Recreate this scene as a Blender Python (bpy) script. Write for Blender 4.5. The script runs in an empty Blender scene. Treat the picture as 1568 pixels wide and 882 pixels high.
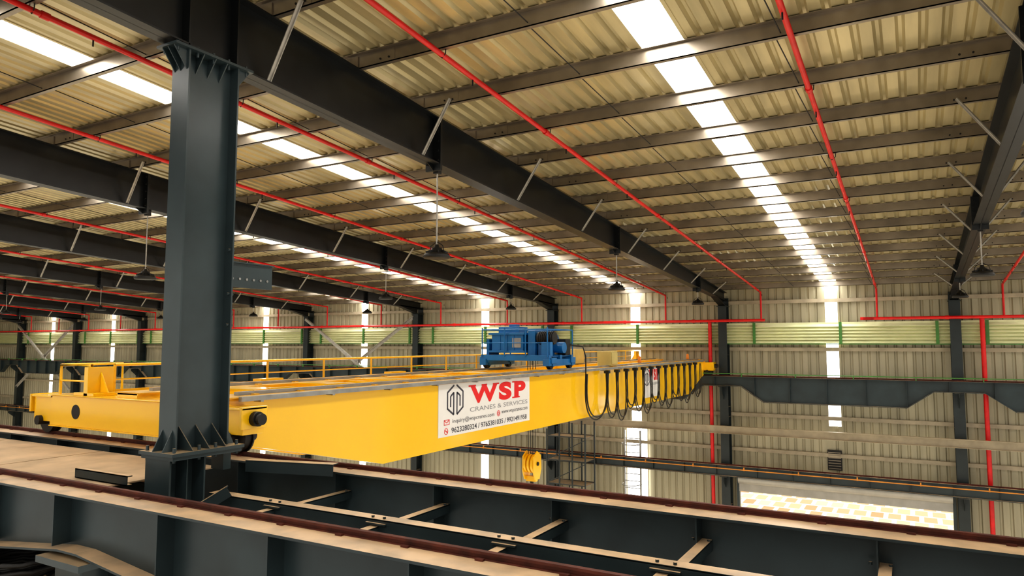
import bpy, math, random, bmesh
from mathutils import Vector
random.seed(3)
ZC=10.0
YW=30.0
S=7.85
COLS=[9.15,1.3]+[-6.8-S*k for k in range(0,8)]
XMIN,XMAX=-66.0,9.3
YMIN=-9.0
scene=bpy.context.scene
scene.view_settings.view_transform='Standard'
try: scene.view_settings.look='Medium High Contrast'
except Exception as e: print('look',e)
scene.view_settings.exposure=0.08

# ------------------------------------------------------------- materials
def mat(name,color,rough=0.5,metal=0.0,var=0.15,scale=2.0,dust=0.0,dustcol=(0.50,0.36,0.21),emit=0.0,stretch=None,bump=0.0,spec=0.5,coat=0.0):
    m=bpy.data.materials.new(name); m.use_nodes=True
    nt=m.node_tree; N=nt.nodes; L=nt.links
    b=N['Principled BSDF']
    b.inputs['Roughness'].default_value=rough
    b.inputs['Metallic'].default_value=metal
    b.inputs['Specular IOR Level'].default_value=spec
    b.inputs['Coat Weight'].default_value=coat; b.inputs['Coat Roughness'].default_value=0.12
    geo=N.new('ShaderNodeNewGeometry')
    mp=N.new('ShaderNodeMapping'); L.new(geo.outputs['Position'],mp.inputs['Vector'])
    if stretch: mp.inputs['Scale'].default_value=stretch
    no=N.new('ShaderNodeTexNoise'); no.inputs['Scale'].default_value=scale; no.inputs['Detail'].default_value=5
    L.new(mp.outputs['Vector'],no.inputs['Vector'])
    cr=N.new('ShaderNodeValToRGB')
    cr.color_ramp.elements[0].position=0.3; cr.color_ramp.elements[1].position=0.72
    cr.color_ramp.elements[0].color=tuple(c*(1-var) for c in color)+(1,)
    cr.color_ramp.elements[1].color=tuple(min(1,c*(1+var)) for c in color)+(1,)
    L.new(no.outputs['Fac'],cr.inputs['Fac'])
    out=cr.outputs['Color']
    if dust>0:
        sep=N.new('ShaderNodeSeparateXYZ'); L.new(geo.outputs['Normal'],sep.inputs[0])
        mr=N.new('ShaderNodeMapRange'); mr.inputs['From Min'].default_value=0.6; mr.inputs['From Max'].default_value=0.95
        L.new(sep.outputs['Z'],mr.inputs['Value'])
        n2=N.new('ShaderNodeTexNoise'); n2.inputs['Scale'].default_value=3.5; n2.inputs['Detail'].default_value=6
        L.new(geo.outputs['Position'],n2.inputs['Vector'])
        m2=N.new('ShaderNodeMapRange'); m2.inputs['From Min'].default_value=0.3; m2.inputs['From Max'].default_value=0.6
        m2.inputs['To Min'].default_value=dust*0.6; m2.inputs['To Max'].default_value=dust
        L.new(n2.outputs['Fac'],m2.inputs['Value'])
        mu=N.new('ShaderNodeMath'); mu.operation='MULTIPLY'; L.new(mr.outputs[0],mu.inputs[0]); L.new(m2.outputs[0],mu.inputs[1])
        mx=N.new('ShaderNodeMix'); mx.data_type='RGBA'
        L.new(mu.outputs[0],mx.inputs['Factor']); L.new(out,mx.inputs['A']); mx.inputs['B'].default_value=dustcol+(1,)
        out=mx.outputs['Result']
    L.new(out,b.inputs['Base Color'])
    if emit>0:
        b.inputs['Emission Color'].default_value=tuple(color)+(1,)
        b.inputs['Emission Strength'].default_value=emit
    if bump>0:
        bp=N.new('ShaderNodeBump'); bp.inputs['Strength'].default_value=bump; bp.inputs['Distance'].default_value=0.02
        L.new(no.outputs['Fac'],bp.inputs['Height']); L.new(bp.outputs[0],b.inputs['Normal'])
    return m

M_ROOF=mat('roof_sheet_paint',(0.52,0.445,0.255),0.28,0.40,0.22,1.2,stretch=(3,0.35,1))
M_WALL=mat('wall_sheet_paint',(0.41,0.375,0.265),0.42,0.15,0.18,0.8,stretch=(3,1,0.3))
M_SKY=mat('skylight_sheet',(1.0,0.98,0.95),0.4,0,0.02,1,emit=12.0)
M_WSKY=mat('wall_light_sheet',(1.0,0.98,0.95),0.4,0,0.02,1,emit=4.5)
M_PURL=mat('galvanised_purlin',(0.31,0.265,0.21),0.36,0.75,0.25,1.5)
M_BRACE=mat('brace_galvanised',(0.42,0.40,0.36),0.45,0.3,0.2,6)
M_RAFT=mat('rafter_paint',(0.009,0.011,0.012),0.38,0.0,0.3,3,dust=0.4)
M_COL=mat('column_slate_paint',(0.038,0.056,0.062),0.30,0.0,0.18,2,dust=0.9)
M_WCOL=mat('wall_column_paint',(0.018,0.026,0.028),0.4,0.0,0.2,2,dust=0.8)
M_RUN=mat('runway_slate_paint',(0.024,0.038,0.043),0.38,0.0,0.25,2,dust=1.0,dustcol=(0.70,0.49,0.29))
M_RAIL=mat('rusty_rail',(0.10,0.024,0.014),0.6,0.3,0.4,8)
M_RED=mat('red_pipe_paint',(0.66,0.012,0.012),0.33,0.0,0.15,4)
M_YEL=mat('crane_yellow_paint',(1.0,0.57,0.006),0.28,0.0,0.05,0.8,coat=0.5)
M_YEL2=mat('crane_yellow_top',(0.75,0.40,0.015),0.42,0.0,0.2,2,dust=0.25,dustcol=(0.55,0.40,0.2))
M_BLUE=mat('trolley_blue_paint',(0.008,0.155,0.42),0.33,0.0,0.12,4)
M_BLK=mat('black_rubber',(0.012,0.011,0.010),0.55,0,0.2,5)
M_GREY=mat('grey_steel',(0.32,0.32,0.31),0.4,0.5,0.2,5)
M_WHITE=mat('white_vinyl',(0.82,0.80,0.78),0.4,0,0.03,2)
M_TRED=mat('sign_red_ink',(0.75,0.012,0.015),0.4,0,0.03,2)
M_TGREY=mat('sign_grey_ink',(0.28,0.28,0.30),0.4,0,0.05,2)
M_TDARK=mat('sign_dark_ink',(0.05,0.05,0.07),0.4,0,0.05,2)
M_LOUV=mat('louvre_cream',(0.78,0.80,0.50),0.45,0,0.08,2)
M_GREEN=mat('green_frame_paint',(0.06,0.20,0.04),0.45,0,0.15,3)
M_TAN=mat('beige_channel',(0.42,0.36,0.26),0.5,0.1,0.15,3,dust=0.5)
M_CONC=mat('concrete_floor',(0.36,0.32,0.26),0.6,0,0.2,0.6)
M_DUST=mat('dusty_plate',(0.55,0.40,0.25),0.8,0,0.22,2.2,bump=0.2)
M_PLATE=mat('galvanised_shutter',(0.48,0.46,0.42),0.4,0.3,0.1,3)
M_PAVE=mat('yard_paving',(0.7,0.55,0.38),0.8,0,0.2,0.5)
nt=M_PAVE.node_tree; br=nt.nodes.new('ShaderNodeTexBrick'); br.inputs['Scale'].default_value=1.0
br.inputs['Color1'].default_value=(.62,.52,.36,1); br.inputs['Color2'].default_value=(.40,.24,.11,1); br.inputs['Mortar'].default_value=(.75,.72,.65,1)
br.inputs['Brick Width'].default_value=0.9; br.inputs['Row Height'].default_value=1.6; br.inputs['Mortar Size'].default_value=.13
g_=nt.nodes.new('ShaderNodeNewGeometry'); nt.links.new(g_.outputs['Position'],br.inputs['Vector']); nt.links.new(br.outputs['Color'],nt.nodes['Principled BSDF'].inputs['Base Color'])

# ------------------------------------------------------------- mesh builder
class MB:
    def __init__(s): s.v=[];s.f=[];s.m=[];s.s=[]
    def add(s,vs,fs,m=0,sm=False):
        o=len(s.v); s.v+= [tuple(p) for p in vs]
        for f in fs:
            s.f.append([i+o for i in f]); s.m.append(m); s.s.append(sm)
    def hexa(s,p,m=0):
        s.add(p,[(0,3,2,1),(4,5,6,7),(0,1,5,4),(1,2,6,5),(2,3,7,6),(3,0,4,7)],m)
    def box(s,x0,x1,y0,y1,z0,z1,m=0):
        s.hexa([(x0,y0,z0),(x1,y0,z0),(x1,y1,z0),(x0,y1,z0),(x0,y0,z1),(x1,y0,z1),(x1,y1,z1),(x0,y1,z1)],m)
    def bar(s,p0,p1,w,h,m=0,up=(0,0,1)):
        p0=Vector(p0);p1=Vector(p1);d=(p1-p0).normalized();u=Vector(up)
        if abs(d.dot(u))>0.98: u=Vector((0,1,0))
        r=d.cross(u).normalized(); u=r.cross(d).normalized()
        r=r*w/2;u=u*h/2
        s.hexa([p0-r-u,p0+r-u,p0+r+u,p0-r+u,p1-r-u,p1+r-u,p1+r+u,p1-r+u],m)
    def angle(s,p0,p1,w,m=0,up=(0,0,1),t=0.012):
        p0=Vector(p0);p1=Vector(p1);d=(p1-p0).normalized();u=Vector(up)
        if abs(d.dot(u))>0.98: u=Vector((0,1,0))
        r=d.cross(u).normalized();u=r.cross(d).normalized()
        s.bar(p0,p1,w,t,m,up); o=r*(w/2-t/2)-u*(w/2)
        s.bar(p0+o,p1+o,t,w,m,up)
    def cyl(s,p0,p1,r,n=12,m=0,r2=None,caps=True):
        p0=Vector(p0);p1=Vector(p1);d=(p1-p0).normalized()
        u=Vector((0,0,1)) if abs(d.z)<0.9 else Vector((1,0,0))
        a=d.cross(u).normalized();b=d.cross(a).normalized();r2=r if r2 is None else r2
        vs=[]
        for k in range(n):
            t=2*math.pi*k/n; e=a*math.cos(t)+b*math.sin(t)
            vs.append(p0+e*r)
        for k in range(n):
            t=2*math.pi*k/n; e=a*math.cos(t)+b*math.sin(t)
            vs.append(p1+e*r2)
        s.add(vs,[(k,(k+1)%n,n+(k+1)%n,n+k) for k in range(n)],m,True)
        if caps:
            s.add(vs[:n],[tuple(range(n))],m); s.add(vs[n:],[tuple(range(n))],m)
    def tube(s,pts,r,n=6,m=0,closed=False):
        pts=[Vector(p) for p in pts]; K=len(pts); rings=[]
        for i,p in enumerate(pts):
            if closed: d=(pts[(i+1)%K]-pts[i-1]).normalized()
            else: d=(pts[min(i+1,K-1)]-pts[max(i-1,0)]).normalized()
            u=Vector((1,0,0)) if abs(d.x)<0.9 else Vector((0,0,1))
            a=d.cross(u).normalized();b=d.cross(a).normalized()
            rings+= [p+(a*math.cos(2*math.pi*k/n)+b*math.sin(2*math.pi*k/n))*r for k in range(n)]
        fs=[]
        for i in range(K if closed else K-1):
            j=(i+1)%K
            for k in range(n):
                fs.append((i*n+k,i*n+(k+1)%n,j*n+(k+1)%n,j*n+k))
        s.add(rings,fs,m,True)
    def lathe(s,c,prof,n=20,m=0):
        c=Vector(c);vs=[]
        for r,z in prof:
            for k in range(n):
                t=2*math.pi*k/n; vs.append(c+Vector((r*math.cos(t),r*math.sin(t),z)))
        fs=[]
        for i in range(len(prof)-1):
            for k in range(n):
                fs.append((i*n+k,i*n+(k+1)%n,(i+1)*n+(k+1)%n,(i+1)*n+k))
        s.add(vs,fs,m,True)
    def strip(s,A,B,m=0):
        n=len(A); s.add(A+B,[(i,i+1,n+i+1,n+i) for i in range(n-1)],m)
    def poly(s,pts,th,axis,m=0):
        a=Vector(axis)*th; n=len(pts)
        vs=[Vector(p) for p in pts]+[Vector(p)+a for p in pts]
        s.add(vs,[tuple(range(n)),tuple(range(2*n-1,n-1,-1))]+[(i,(i+1)%n,n+(i+1)%n,n+i) for i in range(n)],m)
    def obj(s,name,mats,parent=None,bevel=0.0,recalc=True):
        vs=[Vector((p[0],p[1],p[2]+ZC)) for p in s.v]
        lo=Vector([min(p[i] for p in vs) for i in range(3)]);hi=Vector([max(p[i] for p in vs) for i in range(3)])
        c=(lo+hi)/2
        me=bpy.data.meshes.new(name); me.from_pydata([p-c for p in vs],[],s.f)
        if not isinstance(mats,(list,tuple)): mats=[mats]
        for k in mats: me.materials.append(k)
        for i,p in enumerate(me.polygons): p.material_index=s.m[i]; p.use_smooth=s.s[i]
        if recalc:
            bm=bmesh.new();bm.from_mesh(me);bmesh.ops.recalc_face_normals(bm,faces=bm.faces);bm.to_mesh(me);bm.free()
        o=bpy.data.objects.new(name,me); scene.collection.objects.link(o); o.location=c
        if bevel>0:
            b=o.modifiers.new('bevel','BEVEL'); b.width=bevel; b.segments=2; b.limit_method='ANGLE'
        if parent is not None:
            par=parent; inv=None
            o.parent=parent
            M=parent.matrix_basis.copy(); q=parent
            while q.parent is not None:
                M=q.parent.matrix_basis @ q.matrix_parent_inverse @ M; q=q.parent
            o.matrix_parent_inverse=M.inverted()
        return o

def roof(y): return 2.28+0.080*(30-y)
def rbot(y): return 3.19-0.059*(y-5)
PY=[8.95+1.55*k for k in range(-11,14)]

# ------------------------------------------------------------- roof / ceiling
def corr(x0,x1,pitch,top,base,h):
    out=[(x0,0)]; k=math.ceil(x0/pitch)
    while k*pitch<x1-base:
        c=k*pitch
        if c-base/2>x0:
            out+=[(c-base/2,0),(c-top/2,h),(c+top/2,h),(c+base/2,0)]
        k+=1
    out.append((x1,0)); return out
mids=[(COLS[i]+COLS[i+1])/2 for i in range(len(COLS)-1)]
SKW=0.31
rb=MB(); sb=MB()
edges=[XMAX]+[e for m in mids for e in (m+SKW,m-SKW)]+[XMIN]
for i in range(0,len(edges),2):
    a,b=edges[i+1],edges[i]
    pr=corr(a,b,0.25,0.04,0.11,0.05)
    rb.strip([(x,YMIN,roof(YMIN)+h) for x,h in pr],[(x,YW+.1,roof(YW+.1)+h) for x,h in pr])
for m in mids:
    pr=corr(m-SKW,m+SKW,0.25,0.04,0.11,0.05)
    sb.strip([(x,YMIN,roof(YMIN)+h+.012) for x,h in pr],[(x,YW,roof(YW)+h+.012) for x,h in pr])
rb.obj('ceiling',M_ROOF,recalc=False)
sb.obj('roof_skylight_strips',M_SKY,recalc=False)
fb=MB()
for m in mids:
    for e in (-SKW,SKW):
        fb.bar((m+e,YMIN,roof(YMIN)-.005),(m+e,YW,roof(YW)-.005),0.05,0.012)
fb.obj('skylight_flashing_trim',M_ROOF)

pb=MB()
for y in PY:
    z1=roof(y)-.008; z0=z1-.20
    pb.box(XMIN,XMAX,y-.006,y+.006,z0,z1)
    pb.box(XMIN,XMAX,y-.006,y+.075,z0,z0+.012)
    pb.box(XMIN,XMAX,y-.075,y+.006,z1-.01,z1)
    for X in COLS:
        pb.box(X-.75,X+.75,y-.012,y-.006,z0+.01,z1-.01)
        pb.box(X-.10,X+.10,y-.03,y-.012,z0-.01,z1-.03)
        for q in (-.65,-.5,.5,.65): pb.cyl((X+q,y-.025,z0+.06),(X+q,y-.01,z0+.06),.014,6,1)
pb.obj('roof_purlins',[M_PURL,M_BLK])
sg=MB()
for i,X in enumerate(mids):
    for o in (-1.35,1.35):
        for a,b in zip(PY[:-1],PY[1:]):
            sg.cyl((X+o,a,roof(a)-.06),(X+o+.12,b,roof(b)-.16),.008,5)
sg.obj('purlin_sag_rods',M_BLK)

def rafter(X):
    b=MB(); n=14; y0,y1=YMIN,YW-.15
    for k in range(n):
        a=y0+(y1-y0)*k/n; c=y0+(y1-y0)*(k+1)/n
        for w,za,zb_,zc,zd in ((.006,rbot(a),roof(a)-.21,rbot(c),roof(c)-.21),
                     (.13,rbot(a),rbot(a)+.02,rbot(c),rbot(c)+.02),
                     (.12,roof(a)-.23,roof(a)-.21,roof(c)-.23,roof(c)-.21)):
            b.hexa([(X-w,a,za),(X+w,a,za),(X+w,c,zc),(X-w,c,zc),(X-w,a,zb_),(X+w,a,zb_),(X+w,c,zd),(X-w,c,zd)])
    for y in (9.35,17.5,25.6):
        b.box(X-.15,X+.15,y-.025,y+.025,rbot(y)-.10,roof(y)-.215)
        for sx in (-.11,.11):
            for k in range(5):
                z=rbot(y)+.06+k*(roof(y)-.35-rbot(y))/4
                b.cyl((X+sx,y-.055,z),(X+sx,y+.055,z),.016,6)
        b.poly([(X-.006,y-.02,rbot(y)-.0),(X-.006,y-.2,rbot(y)+.01),(X-.006,y-.02,rbot(y)-.10)],.012,(1,0,0))
    for y in (4.7,5.32):
        b.box(X-.13,X+.13,y-.008,y+.008,rbot(y),roof(y)-.22)
    b.hexa([(X-.006,28.2,rbot(28.2)-.0),(X+.006,28.2,rbot(28.2)),(X+.006,29.6,rbot(29.6)-.25),(X-.006,29.6,rbot(29.6)-.25),
            (X-.006,28.2,rbot(28.2)+.1),(X+.006,28.2,rbot(28.2)+.1),(X+.006,29.6,rbot(29.6)+.1),(X-.006,29.6,rbot(29.6)+.1)])
    b.bar((X,28.2,rbot(28.2)),(X,29.6,rbot(29.6)-.25),.26,.02)
    for i,y in enumerate(PY):
        if i%2==1 and y>-5:
            for sx in (-1,1):
                b.bar((X+sx*.10,y-.03,rbot(y)+.03),(X+sx*.62,y-.03,roof(y)-.14),.045,.010,1,up=(0,1,0))
                b.bar((X+sx*.10,y-.055,rbot(y)+.03),(X+sx*.62,y-.055,roof(y)-.14),.010,.045,1,up=(0,1,0))
    return b.obj('roof_rafter',[M_RAFT,M_BRACE])
for X in COLS: rafter(X)

def inner_column(X):
    b=MB(); Y=5.02; H=.325; W=.14
    zb,zt=-1.12,rbot(Y)-.03
    b.box(X-W,X+W,Y-H,Y-H+.02,zb,zt); b.box(X-W,X+W,Y+H-.02,Y+H,zb,zt)
    b.box(X-.007,X+.007,Y-H+.02,Y+H-.02,zb,zt)
    b.box(X-.17,X+.17,Y-.50,Y+.50,zt-.0,zt+.028)
    for sx in (-.11,.11):
        for yy in (-.44,-.2,.0,.2,.44):
            b.cyl((X+sx,Y+yy,zt-.05),(X+sx,Y+yy,zt+.07),.016,6)
    for yy,sg_ in ((-H,-1),(H,1)):
        for q in (-.10,-.006,.10):
            b.poly([(X+q,Y+yy,zt),(X+q,Y+yy+sg_*.16,zt),(X+q,Y+yy,zt-.22)],.012,(1,0,0))
    for yy in (-.15,.0,.15):
        b.poly([(X+.007,Y+yy,zt),(X+.15,Y+yy,zt),(X+.007,Y+yy,zt-.2)],.012,(0,1,0))
    b.box(X-.28,X+.28,Y-.45,Y+.43,zb-.035,zb)
    b.box(X-.26,X+.26,Y-.43,Y+.41,zb-.075,zb-.037)
    for yy in (-.2,.0,.2):
        b.poly([(X+.007,Y+yy,zb),(X+.26,Y+yy,zb),(X+.007,Y+yy,zb+.24)],.012,(0,1,0))
    for yy,sg_ in ((-H,-1),(H,1)):
        for xx in (-.08,.08):
            b.poly([(X+xx,Y+yy,zb),(X+xx,Y+yy+sg_*.11,zb),(X+xx,Y+yy,zb+.22)],.012,(1,0,0))
    for sx in (-.22,.22):
        for yy in (-.39,-.1,.1,.37):
            b.cyl((X+sx,Y+yy,zb-.10),(X+sx,Y+yy,zb+.05),.018,6)
    b.box(X-.20,X+.20,Y-.42,Y-.40,-1.95,zb-.075); b.box(X-.20,X+.20,Y-.02,Y,-1.95,zb-.075)
    b.box(X-.01,X+.01,Y-.40,Y-.02,-1.95,zb-.075)
    b.box(X-.19,X+.19,Y-.216,Y-.204,-1.95,zb-.075)
    b.box(X-.10,X+.10,Y+.30,Y+.40,-1.40,zb-.075)
    b.box(X-.35,X+.35,3.65,6.25,-2.02,-1.96)
    for yc in (3.95,6.0):
        b.box(X-.2,X+.2,yc-.2,yc-.18,-10,-2.02); b.box(X-.2,X+.2,yc+.18,yc+.2,-10,-2.02); b.box(X-.01,X+.01,yc-.18,yc+.18,-10,-2.02)
    z=-2.5; fl=1
    while z>-9.2:
        b.angle((X,4.15,z if fl>0 else z-1),(X,5.8,z-1 if fl>0 else z),.09); z-=1; fl=-fl
    b.box(X+.01,X+.022,Y+H,Y+H+.66,.64,.93); b.box(X-.06,X+.06,Y+H,Y+H+.66,.92,.935)
    for k in range(6): b.cyl((X+.015,Y+H+.08+k*.1,.74),(X+.034,Y+H+.08+k*.1,.74),.015,8,1)
    for z in (.55,1.05,.2): 
        b.cyl((X+.10,Y+H-.05,z),(X+.10,Y+H+.03,z),.018,6)
    return b.obj('steel_column',[M_COL,M_GREY])
for X in COLS: inner_column(X)

# ------------------------------------------------------------- runway girders (along X)
def runway(name,Yc,ztop,shallow,deep,fw,ha,hb,rail=True,x0=XMIN+.2,x1=XMAX,ro=0.0):
    b=MB()
    pts=[]
    for X in sorted(COLS):
        pts+=[(X-hb,deep),(X-ha,shallow),(X+ha,shallow),(X+hb,deep)]
    pts=[(x0,deep)]+[p for p in pts if x0<p[0]<x1]+[(x1,deep)]
    w=fw/2
    def dep(x):
        for (a,da),(c,dc) in zip(pts[:-1],pts[1:]):
            if a<=x<=c: return da+(dc-da)*(x-a)/max(1e-6,c-a)
        return deep
    b.box(x0,x1,Yc-w,Yc+w,ztop-.02,ztop)
    for (a,da),(c,dc) in zip(pts[:-1],pts[1:]):
        if c-a<1e-3: continue
        b.hexa([(a,Yc-.006,ztop-da),(c,Yc-.006,ztop-dc),(c,Yc+.006,ztop-dc),(a,Yc+.006,ztop-da),
                (a,Yc-.006,ztop-.02),(c,Yc-.006,ztop-.02),(c,Yc+.006,ztop-.02),(a,Yc+.006,ztop-.02)])
        b.bar((a,Yc,ztop-da),(c,Yc,ztop-dc),fw*.9,.02)
    st=S/6.0
    for X in COLS:
        for k in range(6):
            x=X-.28-k*st
            if not x0<x<x1: continue
            dd=dep(x)
            for sy in (-1,1):
                b.box(x-.006,x+.006,min(Yc+sy*.006,Yc+sy*w*.8),max(Yc+sy*.006,Yc+sy*w*.8),ztop-dd+.03,ztop-.02)
    if rail:
        R=Yc+ro
        b.box(x0,x1,R-.010,R+.010,ztop,ztop+.035,1)
        b.box(x0,x1,R-.035,R+.035,ztop,ztop+.008,1)
        b.box(x0,x1,R-.020,R+.020,ztop+.030,ztop+.048,1)
        x=x0+.3
        while x<x1:
            b.box(x,x+.06,R-.065,R-.035,ztop,ztop+.014,1); b.box(x,x+.06,R+.035,R+.065,ztop,ztop+.014,1); x+=.6
    return b.obj(name,[M_RUN,M_RAIL])
runway('crane_runway_girder',6.00,-1.39,.52,.92,.42,.15,3.8,ro=.06)
runway('crane_runway_girder',3.92,-1.39,.52,.92,.42,.15,3.8,ro=.06)
runway('crane_runway_girder',29.15,-1.34,.38,.98,.34,.75,1.6)
runway('lower_runway_beam',29.1,-4.86,.42,.42,.26,.5,1)
t=MB()
t.angle((XMIN+.5,5.02,-1.56),(-7.15,5.02,-1.56),.13); t.angle((-6.45,5.02,-1.56),(.95,5.02,-1.56),.13); t.angle((1.65,5.02,-1.56),(XMAX,5.02,-1.56),.13)
st=S/6.0
for X in COLS:
    for k in range(6):
        x=X-.28-k*st
        if min(abs(x-c) for c in COLS)<.32: continue
        if x<-8 and x>-60: continue
        t.angle((x,3.93,-1.62),(x,4.98,-1.62),.085); t.angle((x+.05,5.04,-1.62),(x+.05,5.99,-1.62),.085)
        t.box(x-.09,x+.13,4.93,5.12,-1.60,-1.585)
        for q in (-.05,.08): 
            t.cyl((x+q,4.99,-1.6),(x+q,4.99,-1.535),.014,6)
            t.cyl((x+q,5.92,-1.62),(x+q,5.92,-1.60),.014,6)
t.angle((-6.50,5.50,-1.30),(-5.45,5.76,-1.30),.12); t.angle((-6.58,4.45,-1.85),(-6.1,4.9,-1.45),.10)
t.obj('surge_bracing_truss',M_RUN)
w=MB()
x=-7.35
while x>-40:
    w.box(x-2.4,x-.01,4.15,5.78,-1.50,-1.485); x-=2.42
w.obj('walkway_plates',M_DUST)
c=MB(); c.box(-8.1,-7.15,4.50,4.51,-1.48,-1.38); c.box(-8.1,-7.15,4.50,4.56,-1.39,-1.38); c.box(-8.1,-7.15,4.50,4.56,-1.48,-1.47)
c.obj('loose_steel_channel',M_RUN)
# service platform below the front girder with coiled cable, drum and yellow sheet
p=MB()
for k in range(9): p.box(-10.5,-7.2,3.0+.28*k,3.26+.28*k,-2.46,-2.42)
for x in (-10.3,-8.8,-7.3): p.box(x-.05,x+.05,3.0,5.5,-2.56,-2.46)
p.obj('service_platform',M_DUST)
cb=MB()
for i in range(11):
    rr=.30+.025*(i%4); 
    pts=[(-7.98+rr*1.15*math.cos(a*math.pi/14)+.01*i,3.88+rr*math.sin(a*math.pi/14),-2.39+.033*(i//1)*.8+.008*math.sin(2*a+i)) for a in range(28)]
    cb.tube(pts,.022,7,closed=True)
for i in range(4):
    cb.tube([(-7.5-.02*i,3.6+.3*math.sin(k*.5+i),-2.38+.03*i) if k==0 else (-7.6-.22*k,3.75+.12*math.sin(k*1.1+i)+.05*i,-2.38+.03*i) for k in range(8)],.018,6)
cb.obj('coiled_cable',M_BLK)
ys=MB(); ys.hexa([(-8.5,4.35,-2.38),(-7.4,4.35,-2.38),(-7.45,4.95,-2.20),(-8.55,4.95,-2.22),(-8.5,4.35,-2.37),(-7.4,4.35,-2.37),(-7.45,4.95,-2.19),(-8.55,4.95,-2.21)]); ys.obj('yellow_sheet',mat('yellow_plastic_sheet',(.70,.66,.22),.5))

# ------------------------------------------------------------- floor, yard, walls
f=MB(); f.box(XMIN,XMAX,YMIN,YW+.1,-10.1,-10.0); f.obj('floor',M_CONC)
f=MB(); f.box(XMIN-20,XMAX+30,YW+.12,95,-10.15,-10.02); f.obj('ground',M_PAVE)
def wallseg(b,x0,x1,z0,z1):
    pr=corr(x0,x1,0.30,0.05,0.12,0.05)
    b.strip([(x,YW+h,z0) for x,h in pr],[(x,YW+h,z1) for x,h in pr])
wb=MB(); wsky=MB()
WS=0.22
edges=[XMAX]+[e for m in mids for e in (m+WS,m-WS)]+[XMIN]
DX0,DX1,DZ=-6.35,.98,-5.42
def segs(a,b):
    if b<=DX0 or a>=DX1: wallseg(wb,a,b,-10,roof(YW))
    else:
        wallseg(wb,a,b,DZ,roof(YW))
        if a<DX0: wallseg(wb,a,DX0,-10,DZ)
        if b>DX1: wallseg(wb,DX1,b,-10,DZ)
for i in range(0,len(edges),2): segs(edges[i+1],edges[i])
for m in mids:
    zlo=-10
    if DX0<m<DX1: wallseg(wb,m-WS,m+WS,DZ,-3.2); zlo=-3.2
    wallseg(wsky,m-WS,m+WS,zlo,roof(YW))
wb.obj('wall_far',M_WALL,recalc=False)
wsky.obj('window_strips',M_WSKY,recalc=False)
le=MB(); pr=corr(YMIN,YW,0.30,0.05,0.10,0.035)
le.strip([(XMIN-h,y,-10) for y,h in pr],[(XMIN-h,y,roof(y)) for y,h in pr]); le.obj('wall_left',M_WALL,recalc=False)

def wall_col(X):
    b=MB(); w=.17
    b.box(X-w,X+w,29.42,29.44,-10,rbot(29.5)-.2); b.box(X-w,X+w,29.86,29.88,-10,rbot(29.5)+.1); b.box(X-.01,X+.01,29.44,29.86,-10,rbot(29.5)-.2)
    b.box(X-.2,X+.2,29.3,29.9,rbot(29.5)-.26,rbot(29.5)-.235)
    for zt,d in ((-1.74,.55),(-5.30,.5)):
        b.box(X-.14,X+.14,28.95,29.42,zt-.02,zt)
        b.poly([(X-.008,29.42,zt-.02),(X-.008,28.97,zt-.02),(X-.008,28.97,zt-.15),(X-.008,29.42,zt-d)],.016,(1,0,0))
    for z in (-.5,-2.6,-3.0,-6.5): b.box(X-w,X+w,29.44,29.86,z,z+.015)
    return b.obj('wall_column',M_WCOL)
for X in COLS: wall_col(X)
g=MB()
for z in (1.65,-.25,-2.9,-4.3,-5.3):
    if z<-5: g.box(XMIN,DX0-.1,29.88,29.98,z-.07,z+.07); g.box(DX1+.1,XMAX,29.88,29.98,z-.07,z+.07)
    else: g.box(XMIN,XMAX,29.88,29.98,z-.07,z+.07)
g.obj('wall_girts',M_TAN)
ch=MB(); ch.box(-15.5,XMAX,29.20,29.22,-3.62,-3.32); ch.box(-15.5,XMAX,29.0,29.22,-3.33,-3.32); ch.box(-15.5,XMAX,29.05,29.22,-3.62,-3.61)
for X in COLS[:3]: ch.box(X-.1,X+.1,29.22,29.42,-3.6,-3.34)
ch.obj('beige_wall_channel',M_TAN)
lv=MB()
for z in [0.06+.125*k for k in range(6)]:
    lv.hexa([(XMIN,29.68,z-.055),(XMAX,29.68,z-.055),(XMAX,29.69,z-.065),(XMIN,29.69,z-.065),(XMIN,29.78,z+.04),(XMAX,29.78,z+.04),(XMAX,29.79,z+.03),(XMIN,29.79,z+.03)])
lv.box(XMIN,XMAX,29.82,29.86,-.02,.8)
for X in COLS:
    for x in (X-.55,X-S/2+.2,X-S+.95): lv.box(x-.05,x+.05,29.64,29.72,-.03,.80,1)
lv.box(XMIN,XMAX,29.66,29.72,-.06,-.03,1)
lv.obj('louvre_vent_band',[M_LOUV,M_GREEN])
cd=MB()
cd.cyl((XMIN,28.90,-1.22),(XMAX,28.90,-1.22),.02,6)
x=XMIN
while x<XMAX: cd.box(x,x+.03,28.89,28.98,-1.34,-1.2); x+=2
cd.obj('green_conductor_bar',M_GREEN)
cd=MB(); cd.cyl((XMIN,28.90,-4.97),(XMAX,28.90,-4.97),.022,6)
for k in range(38): cd.box(XMIN+2*k,XMIN+2*k+.04,28.89,28.96,-5.0,-4.88)
cd.obj('orange_conductor_bar',mat('orange_pvc',(.65,.25,.03),.5))
for a,b_ in ((-22.5,-30.35),(-53.9,-61.75)):
    xb=MB(); xb.angle((a-.1,29.38,1.4),(b_+.1,29.38,-3.4),.13); xb.angle((b_+.1,29.36,1.4),(a-.1,29.36,-3.4),.13)
    xb.box((a+b_)/2-.15,(a+b_)/2+.15,29.34,29.355,-1.15,-.85)
    xb.obj('wall_cross_brace',M_BRACE)
d=MB()
z=-5.45
while z>-5.9:
    d.hexa([(DX0,29.74,z-.10),(DX1,29.74,z-.10),(DX1,29.78,z-.10),(DX0,29.78,z-.10),(DX0,29.76,z),(DX1,29.76,z),(DX1,29.80,z),(DX0,29.80,z)]); z-=.1
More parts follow.
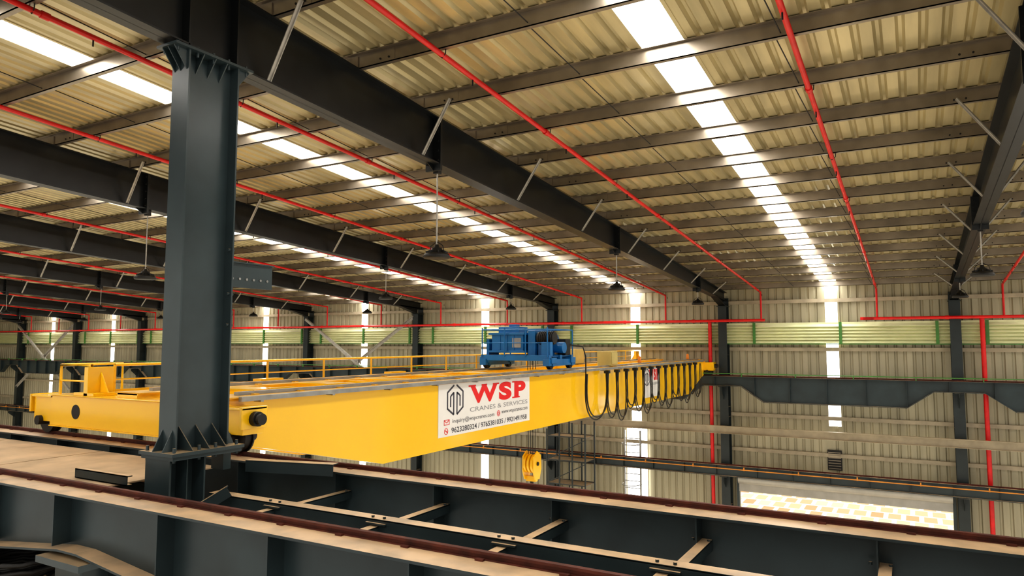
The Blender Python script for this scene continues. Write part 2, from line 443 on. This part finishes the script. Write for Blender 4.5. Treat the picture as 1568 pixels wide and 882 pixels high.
d.box(DX0-.1,DX0,29.8,29.98,-10,-5.3,1); d.box(DX1,DX1+.1,29.8,29.98,-10,-5.3,1)
d.cyl((DX0,29.7,-5.45),(DX1,29.7,-5.45),.20,16,0)
d.obj('door_1',[M_PLATE,M_COL])
dw=MB(); dw.box(-3.05,-2.55,29.90,29.99,-4.85,-4.1,1)
for k in range(7): dw.box(-3.02,-2.58,29.87,29.92,-4.80+.1*k,-4.77+.1*k,0)
dw.obj('window_vent',[M_PURL,M_BLK])
ld=MB()
for x in (-11.05,-10.35): ld.box(x-.03,x+.03,29.3,29.38,-10,-3.75)
z=-9.8
while z<-3.8: ld.cyl((-11.05,29.34,z),(-10.35,29.34,z),.018,6); z+=.3
for z in (-8,-7,-6,-4.3):
    ld.tube([(-10.7+.42*math.cos(a*math.pi/8),29.3-.6*math.sin(a*math.pi/8),z) for a in range(9)],.018,5)
ld.obj('caged_ladder',M_GREY)
wl=MB(); wl.box(-11.15,-10.25,29.90,29.97,-7.0,-3.75); wl.obj('window_1',M_WSKY)
sc=MB()
for x in (-14.0,-13.4,-12.8,-12.2):
    for y in (27.7,28.7): sc.cyl((x,y,-10),(x,y,-3.4 if x>-13.5 else -3.7),.035,6)
for z in (-9,-8,-7,-6,-5,-4):
    for y in (27.7,28.7): sc.cyl((-14,y,z),(-12.2,y,z),.028,6)
    sc.box(-14,-12.2,27.7,28.7,z-.03,z-.01)
    sc.cyl((-14,27.7,z),(-12.2,27.7,z+.9 if z<-4.5 else z),.02,6)
sc.obj('access_scaffold',M_WCOL)

# ------------------------------------------------------------- sprinkler pipes
xs_p=[2.75,-1.15]+[-5.3-3.93*k for k in range(15)]
for x in xs_p:
    b=MB(); ya=YMIN+.5; yb=29.62
    dz=-.27
    b.cyl((x,ya,roof(ya)+dz),(x,yb,roof(yb)+dz),.038,10)
    b.cyl((x,yb,roof(yb)+dz+.03),(x,yb,.92),.036,10)
    y=ya+1
    while y<yb:
        b.cyl((x,y-.05,roof(y)+dz+.004),(x,y+.05,roof(y)+dz-.004),.05,10)
        y+=6.0
    for i,y in enumerate(PY):
        if i%2==0 and y>ya:
            b.tube([(x-.06,y+.05,roof(y)-.19),(x-.055,y+.05,roof(y)+dz),(x,y+.05,roof(y)+dz-.05),(x+.055,y+.05,roof(y)+dz),(x+.06,y+.05,roof(y)-.19)],.008,5,1)
            b.cyl((x,y+.8,roof(y+.8)+dz-.03),(x,y+.8,roof(y+.8)+dz-.12),.012,6,1)
    b.obj('sprinkler_pipe',[M_RED,M_BLK])
b=MB(); b.cyl((XMIN+.2,29.26,.90),(-5.1,29.26,.90),.055,12); b.cyl((-1.6,29.26,.90),(XMAX,29.26,.90),.055,12)
for x in xs_p:
    if -5.1>x or x>-1.6: b.cyl((x,29.58,.90),(x,29.26,.90),.036,10)
b.cyl((-5.2,29.26,.90),(-5.2,29.58,.90),.036,10); b.cyl((-1.3,29.26,.90),(-1.15,29.58,.90),.036,10); b.cyl((-1.7,29.26,.90),(-1.25,29.26,.90),.055,12)
for X in (-7.34,2.1): b.cyl((X,29.55,.9),(X,29.55,-10),.075,12); b.cyl((X,29.26,.9),(X,29.55,.9),.06,12)
x=XMIN+1
while x<XMAX:
    if not -5.3<x<-1.6: b.cyl((x,29.26,.9),(x+.12,29.26,.9),.07,12)
    x+=3
b.obj('red_water_main',M_RED)

# ------------------------------------------------------------- high bay lamps
def lamp(X,Y):
    b=MB(); z=1.42; top=rbot(Y)
    b.cyl((X,Y,z+.18),(X,Y,top),.014,6,0)
    b.box(X-.05,X+.05,Y-.05,Y+.05,top-.12,top,1)
    b.lathe((X,Y,z),[(0.0,.20),(.03,.20),(.05,.15),(.09,.14),(.10,.07),(.20,.045),(.23,.0),(.21,-.03),(.0,-.02)],20,1)
    for a in range(8):
        t=a*math.pi/4; b.bar((X+.05*math.cos(t),Y+.05*math.sin(t),z+.10),(X+.18*math.cos(t),Y+.18*math.sin(t),z+.06),.012,.05,1)
    b.tube([(X-.16,Y,z+.02),(X-.12,Y,z+.18),(X,Y,z+.25),(X+.12,Y,z+.18),(X+.16,Y,z+.02)],.008,5,1)
    b.obj('high_bay_lamp',[M_BRACE,M_BLK])
for X in COLS[1:]:
    for Y in (9.45,17.6,25.7): lamp(X,Y)

# ------------------------------------------------------------- crane
crane=bpy.data.objects.new('overhead_bridge_crane',None); scene.collection.objects.link(crane); crane.location=(-9,17,ZC-1)
def girder(name,xa,xb):
    b=MB()
    prof=[(5.95,-1.24),(7.1,-1.50),(9.0,-1.94),(26.9,-1.94),(28.4,-1.45),(29.3,-1.24)]
    pts=[(xa,y,z) for y,z in prof]+[(xa,29.3,-.70),(xa,5.95,-.70)]
    b.poly(pts,xb-xa,(1,0,0))
    b.box(xa-.07,xb+.07,5.95,29.3,-.70,-.685,1)
    b.box(xa-.02,xb+.02,5.95,29.3,-.72,-.70,0)
    c=(xa+xb)/2
    b.box(c-.04,c+.04,6.3,29.0,-.685,-.64,2)
    y=6.5
    while y<29: b.box(c-.12,c+.12,y,y+.08,-.685,-.67,1); y+=.8
    return b.obj(name,[M_YEL,M_YEL2,M_GREY],crane)
girder('main_girder',-7.95,-7.5)
girder('second_girder',-9.75,-9.30)
def carriage(name,Yc):
    b=MB(); y0,y1=Yc-.19,Yc+.19
    L=-11.3
    b.box(L,-7.6,y0,y1,-1.22,-.78)
    b.box(L,-7.6,y0-.03,y1+.03,-.78,-.765); b.box(L,-7.6,y0-.02,y1+.02,-1.235,-1.22)
    b.box(L-.5,L,y0+.03,y1-.03,-1.18,-.80); b.box(-7.6,-7.1,y0+.03,y1-.03,-1.12,-.80)
    b.box(-7.6,-7.08,y0,y1,-.82,-.79); b.box(L-.55,L+.05,y0,y1,-.82,-.79)
    for x in (L-.55,-7.10): b.box(x-.02,x+.02,y0-.01,y1+.01,-1.05,-.78)
    for x,sx in ((L-.55,-1),(-7.1,1)):
        b.cyl((x,Yc,-.93),(x+sx*.10,Yc,-.93),.09,14,1); b.cyl((x+sx*.10,Yc,-.93),(x+sx*.16,Yc,-.93),.07,14,1)
    for x in (L-.3,-7.35):
        b.cyl((x,Yc-.05,-1.165),(x,Yc+.05,-1.165),.175,24,1); b.cyl((x,Yc-.07,-1.165),(x,Yc-.05,-1.165),.20,24,1); b.cyl((x,Yc+.05,-1.165),(x,Yc+.07,-1.165),.20,24,1)
        b.cyl((x,y0-.03,-1.165),(x,y1+.03,-1.165),.07,14,1)
    b.cyl((-10.62,y0-.004,-1.0),(-10.62,y0+.01,-1.0),.105,24,1)
    b.cyl((-8.05,y0-.012,-1.03),(-8.05,y0+.01,-1.03),.03,10,1)
    b.box(-10.45,-10.35,y0,y1,-.765,-.35); b.box(-10.7,-10.2,y0,y1,-.765,-.72)
    b.poly([(-10.35,Yc-.01,-.72),(-10.15,Yc-.01,-.72),(-10.35,Yc-.01,-.42)],.02,(0,1,0)); b.poly([(-10.45,Yc-.01,-.72),(-10.65,Yc-.01,-.72),(-10.45,Yc-.01,-.42)],.02,(0,1,0))
    b.cyl((-8.6,y1,-1.0),(-8.6,y1+.35,-1.0),.13,14,2)
    return b.obj(name,[M_YEL,M_BLK,M_BLUE],crane,bevel=.006)
carriage('end_carriage_near',6.06); carriage('end_carriage_far',29.15)
b=MB(); 
b.box(-10.55,-9.75,6.3,29.2,-.80,-.77,1)
b.box(-10.57,-10.53,6.3,29.2,-.86,-.70,0)
y=6.35
while y<29.2:
    b.cyl((-10.5,y,-.78),(-10.5,y,-.33),.022,8); b.box(-10.53,-9.75,y,y+.06,-.86,-.80); y+=1.45
b.tube([(-10.5,6.35,-.33),(-10.5,29.0,-.33)],.022,8)
b.tube([(-10.5,6.35,-.55),(-10.5,29.0,-.55)],.013,6)
b.tube([(-11.2,5.95,-.78),(-11.2,5.95,-.33),(-10.4,5.95,-.33)],.022,8)
b.tube([(-11.2,5.95,-.56),(-10.4,5.95,-.56)],.014,6)
b.tube([(-11.2,5.95,-.33),(-11.2,6.9,-.33),(-11.2,6.9,-.78)],.022,8)
for y in (8.5,12.0,20,24): b.box(-10.0,-9.8,y,y+.5,-.77,-.62,0)
y=7
while y<15: b.box(-7.93,-7.86,y,y+.45,-.66,-.63,0); y+=1.1
for y in (7.0,8.6,10.2,11.8,13.4): b.box(-9.0,-8.2,y,y+.5,-.685,-.665,0)
for y in (10,14,19,24): b.box(-9.3,-7.95,y,y+.12,-.75,-.70,0)
b.obj('walkway_and_guard_rail',[M_YEL,M_YEL2],crane)
b=MB(); b.box(-8.05,-7.62,19.2,19.7,-.66,-.24); b.box(-7.62,-7.60,19.22,19.68,-.62,-.28); b.box(-9.7,-9.35,20.5,21.2,-.66,-.20)
b.obj('electrical_panel',mat('panel_beige',(.62,.50,.18),.5),crane,bevel=.01)
b=MB(); b.lathe((-7.75,22.0,-.67),[(0,0),(.06,0),(.06,.08),(.05,.22),(.0,.25)],12); b.lathe((-7.75,27.6,-.67),[(0,0),(.06,0),(.06,.08),(.05,.22),(.0,.25)],12)
b.obj('warning_beacon',mat('amber_lens',(.8,.25,.02),.3),crane)
b=MB(); b.box(-7.43,-7.37,6.1,28.8,-.74,-.68,1)
y=6.4
while y<28.8: b.box(-7.5,-7.37,y,y+.05,-.76,-.74,1); y+=1.3
b.obj('festoon_track',[M_YEL,M_GREY],crane)

b=MB(); n=13; ya,yb=18.2,27.9
xs=-7.36
def loop(y0,y1,dep,x,r=.017,bul=.35):
    pts=[]
    for i in range(19):
        t=i/18
        s_=math.sin(math.pi*t)
        yy=(y0+y1)/2+(y1-y0)/2*(-math.cos(math.pi*t))*(1+bul*s_)
        pts.append((x,yy,-.80-dep*s_**.8))
    b.tube(pts,r,6)
for i in range(n):
    y0=ya+(yb-ya)*i/n; y1=ya+(yb-ya)*(i+1)/n
    dep=1.27+.16*math.sin(i*2.1)
    for q in range(2): loop(y0+.04,y1-.04,dep-.10*q,xs+.045*q,.016,.55+.2*q)
    b.box(xs-.05,xs+.09,y0-.06,y0+.06,-.83,-.75)
for q in range(2): loop(16.8,18.2-.03,1.22-.07*q,xs+.04*q,.019)
b.tube([(xs,16.8,-.8),(xs,16.8,-.35),(xs-.1,16.85,-.1),(xs-.3,16.5,-.05)],.016,6)
b.obj('festoon_cables',M_BLK,crane)

b=MB()
for x in (-7.72,-9.52):
    b.box(x-.09,x+.09,15.25,16.75,-.56,-.40)
    for y in (15.45,16.55):
        b.cyl((x-.05,y,-.53),(x+.05,y,-.53),.11,18,1); b.cyl((x-.11,y,-.53),(x+.11,y,-.53),.05,10,0)
        b.box(x-.13,x+.13,y-.13,y+.13,-.50,-.36)
for y in (15.35,15.95,16.6): b.box(-9.6,-7.65,y-.06,y+.06,-.44,-.30)
b.box(-9.55,-7.7,15.3,16.7,-.34,-.32)
b.box(-9.35,-8.45,15.42,16.05,-.20,.22); b.box(-9.42,-8.38,15.36,16.1,.20,.25); b.box(-9.42,-8.38,15.36,16.1,-.24,-.19)
for x in (-9.1,-8.9,-8.7): b.box(x-.01,x+.01,15.40,15.42,-.18,.19)
b.box(-8.75,-8.5,15.405,15.42,-.12,.12,2)
b.cyl((-9.3,16.35,.0),(-8.0,16.35,.0),.24,24)
for k in range(12): b.cyl((-9.2+.08*k,16.35,.0),(-9.17+.08*k,16.35,.0),.255,24,2)
b.box(-8.35,-8.15,15.5,16.6,-.32,.30); b.box(-8.12,-7.95,15.6,16.2,-.32,.12)
b.cyl((-8.1,15.62,.12),(-7.66,15.62,.12),.15,18,1)
for k in range(8): b.cyl((-8.06+.05*k,15.62,.12),(-8.04+.05*k,15.62,.12),.165,18,1)
b.cyl((-7.95,16.2,-.12),(-7.68,16.2,-.12),.14,18); b.box(-7.95,-7.72,16.35,16.65,-.32,.10,1)
b.box(-7.9,-7.66,15.35,15.5,-.32,.02)
b.box(-9.2,-8.6,15.5,15.95,.25,.40); b.box(-8.95,-8.75,15.6,15.8,.40,.47); b.box(-9.5,-9.42,15.4,15.9,-.3,.1)
for x in (-9.55,-8.9,-8.3,-7.7):
    for y in (15.28,16.72): b.cyl((x,y,-.34),(x,y,.38 if y<16 else .33),.018,6)
for y in (15.28,16.72): b.cyl((-9.55,y,.33),(-7.7,y,.33),.018,6); b.cyl((-9.55,y,.0),(-7.7,y,.0),.012,6)
b.cyl((-9.55,15.28,.33),(-9.55,16.72,.33),.018,6); b.cyl((-7.7,15.28,.33),(-7.7,16.72,.33),.018,6)
trol=b.obj('hoist_trolley',[M_BLUE,M_BLK,M_GREY],crane,bevel=.008)
b=MB(); hx,hy=-8.7,16.35
for dx in (-.12,-.04,.04,.12): b.cyl((hx+dx,hy,-.1),(hx+dx*.8,hy,-2.95),.009,5,1)
for dx in (-.15,.15):
    b.poly([(hx+dx-.015,hy-.22,-3.25),(hx+dx-.015,hy-.12,-3.5),(hx+dx-.015,hy+.12,-3.5),(hx+dx-.015,hy+.22,-3.25),(hx+dx-.015,hy+.2,-2.9),(hx+dx-.015,hy,-2.78),(hx+dx-.015,hy-.2,-2.9)],.03,(1,0,0),0)
for dx in (-.10,0,.10): b.cyl((hx+dx-.03,hy,-3.1),(hx+dx+.03,hy,-3.1),.24,20,0)
b.cyl((hx-.19,hy,-3.1),(hx+.19,hy,-3.1),.05,12,1)
b.box(hx-.14,hx+.14,hy-.06,hy+.06,-3.55,-3.42,0); b.cyl((hx,hy,-3.55),(hx,hy,-3.64),.045,10,1)
b.tube([(hx,hy,-3.62),(hx+.0,hy+.02,-3.68),(hx,hy+.11,-3.76),(hx,hy+.12,-3.86),(hx,hy+.04,-3.95),(hx,hy-.06,-3.94),(hx,hy-.12,-3.86)],.035,8,1)
b.obj('crane_hook_block',[M_YEL,M_BLK],crane)

# ------------------------------------------------------------- signs
def text(body,parent,y0,y1,z0,z1,m,x,bold=0.0):
    cu=bpy.data.curves.new('txt','FONT'); cu.body=body; cu.size=1; cu.offset=bold; cu.extrude=0.0
    o=bpy.data.objects.new('tmp',cu); scene.collection.objects.link(o); bpy.context.view_layer.update()
    dg=bpy.context.evaluated_depsgraph_get()
    me=bpy.data.meshes.new_from_object(o.evaluated_get(dg)); bpy.data.objects.remove(o)
    xs_=[v.co.x for v in me.vertices]; ys_=[v.co.y for v in me.vertices]
    ax,bx,ay,by=min(xs_),max(xs_),min(ys_),max(ys_)
    for v in me.vertices:
        u=(v.co.x-ax)/(bx-ax); w_=(v.co.y-ay)/(by-ay)
        v.co=Vector((x,y0+(y1-y0)*u,ZC+z0+(z1-z0)*w_))
    me.materials.clear(); me.materials.append(m)
    o=bpy.data.objects.new('lettering',me); scene.collection.objects.link(o)
    o.parent=parent; o.matrix_parent_inverse=parent.matrix_basis.inverted()
def sign(Y0,Y1,Z0,Z1,full=True):
    b=MB(); b.box(-7.499,-7.488,Y0,Y1,Z0,Z1)
    s_=b.obj('company_sign',M_WHITE); bpy.context.view_layer.update()
    W=Y1-Y0; H=Z1-Z0; X=-7.4855
    fy=lambda u:Y0+W*u
    fz=lambda v:Z0+H*v
    text('W',s_,fy(.30),fy(.60),fz(.56),fz(.93),M_TRED,X,.04)
    text('S',s_,fy(.615),fy(.765),fz(.55),fz(.94),M_TRED,X,.055)
    text('P',s_,fy(.80),fy(.945),fz(.56),fz(.93),M_TRED,X,.055)
    r=MB()
    for u0,u1,v in ((.285,.36,.905),(.42,.48,.905),(.545,.615,.905),(.775,.84,.905),(.775,.87,.56)):
        r.box(X-.001,X+.001,fy(u0),fy(u1),fz(v),fz(v+.03))
    r.obj('serifs',M_TRED,s_)
    text('CRANES & SERVICES',s_,fy(.30),fy(.97),fz(.40),fz(.49),M_TGREY,X)
    if full:
        text('inquiry@wspcranes.com',s_,fy(.13),fy(.56),fz(.215),fz(.32),M_TDARK,X)
        text('www.wspcranes.com',s_,fy(.645),fy(.97),fz(.235),fz(.32),M_TDARK,X)
        text('9623280324 / 9765381035 / 9921491958',s_,fy(.12),fy(.96),fz(.05),fz(.155),M_TDARK,X,.012)
        r=MB()
        def ring(u,v,rad,m):
            pts=[(X,fy(u)+rad*math.cos(a*math.pi/12),fz(v)+rad*math.sin(a*math.pi/12)) for a in range(24)]
            r.tube(pts,.006,5,m,closed=True)
        r.box(X-.002,X+.002,fy(.05),fy(.10),fz(.22),fz(.23)); r.box(X-.002,X+.002,fy(.05),fy(.10),fz(.31),fz(.32))
        r.box(X-.002,X+.002,fy(.05),fy(.053),fz(.22),fz(.32)); r.box(X-.002,X+.002,fy(.097),fy(.10),fz(.22),fz(.32))
        r.bar((X,fy(.052),fz(.31)),(X,fy(.075),fz(.26)),.004,.012); r.bar((X,fy(.075),fz(.26)),(X,fy(.098),fz(.31)),.004,.012)
        ring(.61,.28,.055,0); ring(.61,.28,.025,0); ring(.07,.10,.055,0); r.bar((X,fy(.062),fz(.12)),(X,fy(.08),fz(.08)),.004,.02)
        r.obj('contact_icons',M_TRED,s_)
    r=MB(); cy,cz=fy(.155),fz(.68); R=.235*H/.96*1.15
    def seg(p,q,w_=.034): r.bar((X,cy+p[0]*R,cz+p[1]*R),(X,cy+q[0]*R,cz+q[1]*R),.004,w_,0,up=(0,0,1) if abs(p[0]-q[0])>1e-3 else (0,1,0))
    for sx in (-1,1):
        seg((sx*.15,1.02),(sx*.95,.55)); seg((sx*.95,.58),(sx*.95,-.6)); seg((sx*.95,-.55),(sx*.2,-1.0)); seg((sx*.2,-1.0),(sx*.2,.55)); seg((sx*.2,.5),(sx*.55,.3)); seg((sx*.58,.3),(sx*.58,-.45))
    r.obj('emblem',M_TDARK,s_)
sign(10.5,13.97,-1.71,-.755)
sign(21.7,23.2,-1.75,-.80,False)

# ------------------------------------------------------------- light
wd=bpy.data.worlds.new('World'); scene.world=wd; wd.use_nodes=True
bg=wd.node_tree.nodes['Background']; bg.inputs[0].default_value=(1.0,.95,.85,1); bg.inputs[1].default_value=0.9
def area(name,loc,rot,sx,sy,pw,col):
    l=bpy.data.lights.new(name,'AREA'); l.shape='RECTANGLE'; l.size=sx; l.size_y=sy; l.energy=pw; l.color=col
    o=bpy.data.objects.new(name,l); scene.collection.objects.link(o); o.location=loc; o.rotation_euler=rot
area('ceiling_fill_light',(-10,16,.4),(math.pi,0,0),34,22,1900,(1,.90,.70))  # added fill lamps near the floor, aimed up, standing in for bounced daylight
area('ceiling_fill_light',(-46,16,.4),(math.pi,0,0),34,22,1900,(1,.90,.70))
sl=bpy.data.lights.new('sun','SUN'); sl.energy=3.6; sl.angle=.01; sl.color=(1,.93,.8)
so=bpy.data.objects.new('sun',sl); scene.collection.objects.link(so); so.rotation_euler=(math.radians(-30),0,math.radians(8)); so.location=(0,60,40)

# ------------------------------------------------------------- camera
cam=bpy.data.cameras.new('camera'); co=bpy.data.objects.new('camera',cam); scene.collection.objects.link(co)
co.location=(0,0,ZC); co.rotation_euler=(math.radians(90+4.45),0,math.radians(29.6))
cam.sensor_width=36; cam.lens=1080/1568*36; cam.clip_end=300
scene.camera=co
